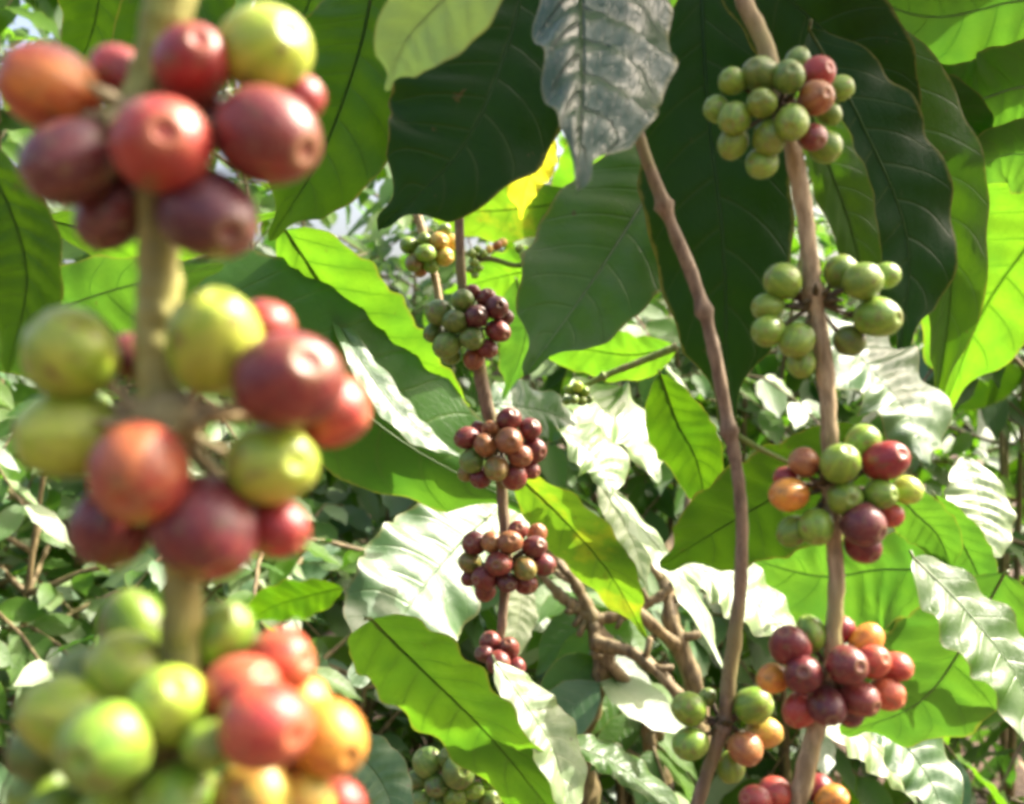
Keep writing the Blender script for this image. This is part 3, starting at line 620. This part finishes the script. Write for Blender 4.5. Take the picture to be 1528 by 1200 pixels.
limb([(890, 945, 1.5), (906, 985, 1.48), (943, 1029, 1.5), (969, 1073, 1.52), (976, 1110, 1.55), (980, 1170, 1.55)], [26, 24, 24, 36, 42, 44])
# slim trunk far left of it
stick('pale trunk standing on the soil behind the scalloped leaf', 'bush_trunk', [(660, 1060, 2.6), (655, 1140, 2.6), (662, 1210, 2.6), (660, 1560, 2.6)], 2.6, [40, 42, 46, 60], BK['trunk'], 'trunk')

# ------------------------------------------------------------------ setting
def ground():
    mb = MB(); n = 121; P = []; UV = []
    def cc(i): 
        t = -1+2*i/(n-1); return 40*math.copysign(abs(t)**2.2, t)
    for i in range(n):
        for j in range(n):
            x, y = cc(i), 2+cc(j)
            z = .03*math.sin(x*3.1+y*1.3)+.025*math.sin(x*1.7-y*4.1)+.012*math.sin(9*x+3*y)
            P.append(V((x, y, z))); UV.append((i/(n-1), j/(n-1)))
    mb.grid(P, UV, n, n)
    m, t, N, L = nt('soil'); g = G(t); tc = g.n('ShaderNodeTexCoord')
    n1 = g.noise(tc.outputs['Object'], 3, 6, .65); n2 = g.noise(tc.outputs['Object'], 30, 5, .7)
    c = g.mix(g.sstep(n1, .35, .65), c4((.045, .026, .015)), c4((.13, .08, .05)))
    c = g.mix(g.sstep(n2, .5, .7, 0, .7), c, c4((.24, .17, .11)))
    pb = g.n('ShaderNodeBsdfPrincipled'); L.new(c, pb.inputs['Base Color']); pb.inputs['Roughness'].default_value = .9
    bp = g.n('ShaderNodeBump'); bp.inputs['Distance'].default_value = .03; L.new(n2, bp.inputs['Height']); L.new(bp.outputs[0], pb.inputs['Normal'])
    out = g.n('ShaderNodeOutputMaterial'); L.new(pb.outputs[0], out.inputs[0])
    o = mb.build('ground', m); o['kind'] = 'structure'
ground()
DRY = bark_mat('dry_leaf', (.12, .06, .03), (.34, .21, .12), (.22, .12, .07), .1)
mb = MB(); rr = random.Random(31)
for k in range(1500):
    y = rr.uniform(1.8, 8); x = rr.uniform(-.6, .6)*y
    a = rr.uniform(0, 6.28)
    bleaf(mb, V((x, y, .03+rr.uniform(0, .05))), V((math.cos(a), math.sin(a), rr.uniform(-.1, .3))), V((rr.uniform(-.5, .5), rr.uniform(-.5, .5), 1)), rr.uniform(.07, .14), rr.uniform(.015, .03), rr, 6)
tag(mb.build('leaf_litter', DRY), None, None, None, 'stuff')

# far wood that closes the view, open to the sky in places
rr = random.Random(77)
fm = {'mid': MB(), 'bright': MB(), 'vivid': MB()}
for k in range(6500):
    y = rr.uniform(5.5, 9.5); x = rr.uniform(-.75, .75)*y
    z = 4.9*rr.random()**1.1
    c = math.sin(x*1.7+y)+math.sin(z*2.1+x*.9+1)+rr.uniform(-1, 1)
    if c < -1.1: continue
    a = rr.uniform(0, 6.28)
    L_ = rr.uniform(.14, .28)
    bleaf(fm[rr.choice(('mid', 'bright', 'vivid', 'vivid'))], V((x, y, z)), V((math.cos(a), math.sin(a), rr.uniform(-.9, .2))), GL*.8+V((rr.uniform(-.6, .6), rr.uniform(-.6, .6), .4)), L_, L_*.25, rr, 6)
for k in fm: tag(fm[k].build('distant_foliage', LM[k]), None, None, None, 'stuff')

# unseen leaves added above the frame, along the sun's rays, to shade top leaves
LIT = [(760, 1190, .65), (700, 1110, .63), (800, 1170, .66), (820, 1060, .66), (700, 1050, .6), (640, 990, .6), (760, 1130, .6), (820, 1120, .64), (600, 850, .9), (560, 900, .9), (650, 900, .9), (620, 640, .8), (560, 560, .86), (1350, 1000, .7), (1250, 880, .76), (1100, 900, .7), (1010, 860, .74), (900, 690, .86), (1440, 1000, .58), (1260, 700, .42), (1240, 1000, .42), (1215, 450, .42), (250, 600, .19), (300, 1000, .19), (250, 200, .19), (750, 670, .74), (750, 840, .74), (1078, 1080, .46), (1460, 480, 1.08), (1380, 780, .68), (1100, 700, .46), (1240, 880, .42), (560, 1160, .55)]
def blocks_light(p, rad=.055):
    for t in LIT:
        q = at(*t); k = (p-q).dot(SUN)
        if k > 0 and ((p-q)-SUN*k).length < rad: return True
    return False
def overhead(label, targets, seed):
    rr = random.Random(seed)
    root = empty('shade_leaves', at(900, -900, .9)); tag(root, label, 'branch', 'added shade leaves above the frame')
    mb = MB()
    for px, py, d, rad, cnt in targets:
        c = at(px, py, d)
        for k in range(cnt):
            s = rr.uniform(.32, .55)
            ox = SUN.cross(V((0, 1, 0))).normalized(); oy = SUN.cross(ox)
            a = rr.uniform(0, 6.28); q = rad*math.sqrt(rr.random())
            p = c+SUN*s+ox*(q*math.cos(a))+oy*(q*math.sin(a))
            if blocks_light(p) or proj(p)[1] > -150: continue
            dr = V((rr.uniform(-1, 1), rr.uniform(-1, 1), rr.uniform(-.4, .1))).normalized()
            Lf = rr.uniform(.12, .17)
            bleaf(mb, p-dr*Lf*.5, dr, SUN+V((rr.uniform(-.3, .3), rr.uniform(-.3, .3), rr.uniform(-.3, .3))), Lf, Lf*.27, rr)
    mb.build('foliage', LM['dark'], root)
overhead('unseen leaves added above the top edge to shade the dark leaves', [(900, 60, .42, .05, 10), (860, 160, .42, .03, 4), (700, 120, .6, .07, 12), (520, 190, .64, .05, 8), (1085, 300, .65, .11, 22), (900, 400, .6, .06, 9), (1300, 250, .58, .09, 14), (1340, 360, .55, .07, 14), (1200, 740, .56, .05, 10), (1180, 150, .42, .04, 8), (1200, 720, .7, .05, 5), (20, 380, .42, .05, 5), (1480, 60, 1.1, .04, 3), (150, 0, .9, .06, 8), (250, 60, .85, .06, 8), (450, 60, .92, .06, 8), (1390, 300, .66, .05, 8)], 5)

# ------------------------------------------------------------------ light, camera
w = bpy.data.worlds.new('World'); sc.world = w; w.use_nodes = True
t = w.node_tree; bg = t.nodes['Background']
sky = t.nodes.new('ShaderNodeTexSky'); sky.sky_type = 'NISHITA'; sky.sun_disc = False
sky.sun_elevation = math.asin(SUN.z); sky.sun_rotation = math.atan2(SUN.x, SUN.y)
sky.air_density = 1.0; sky.dust_density = 10.0; sky.ozone_density = 0.3
t.links.new(sky.outputs[0], bg.inputs[0]); bg.inputs[1].default_value = .15
sl = bpy.data.lights.new('sun', 'SUN'); sl.energy = 4.2; sl.angle = math.radians(.5); sl.color = (1, .94, .82)
so = bpy.data.objects.new('sun', sl); col.objects.link(so); so.rotation_mode = 'QUATERNION'; so.rotation_quaternion = SUN.to_track_quat('Z', 'Y')
cd = bpy.data.cameras.new('camera'); cam = bpy.data.objects.new('camera', cd); col.objects.link(cam); sc.camera = cam
cam.location = CAM; cam.rotation_euler = (math.pi/2, 0, 0)
cd.sensor_width = 36; cd.lens = 36*F/1528; cd.clip_start = .01; cd.clip_end = 500
cd.dof.use_dof = True; cd.dof.focus_distance = .68; cd.dof.aperture_fstop = 12.5
sc.view_settings.view_transform = 'Standard'; sc.view_settings.look = 'None'; sc.view_settings.gamma = 1; sc.view_settings.exposure = 1.75
sc.render.film_transparent = False
sc.cycles.use_denoising = True; sc.cycles.filter_width = 3.5
sc.cycles.max_bounces = 10; sc.cycles.diffuse_bounces = 5; sc.cycles.transmission_bounces = 6; sc.cycles.transparent_max_bounces = 8
sc.cycles.sample_clamp_indirect = 8
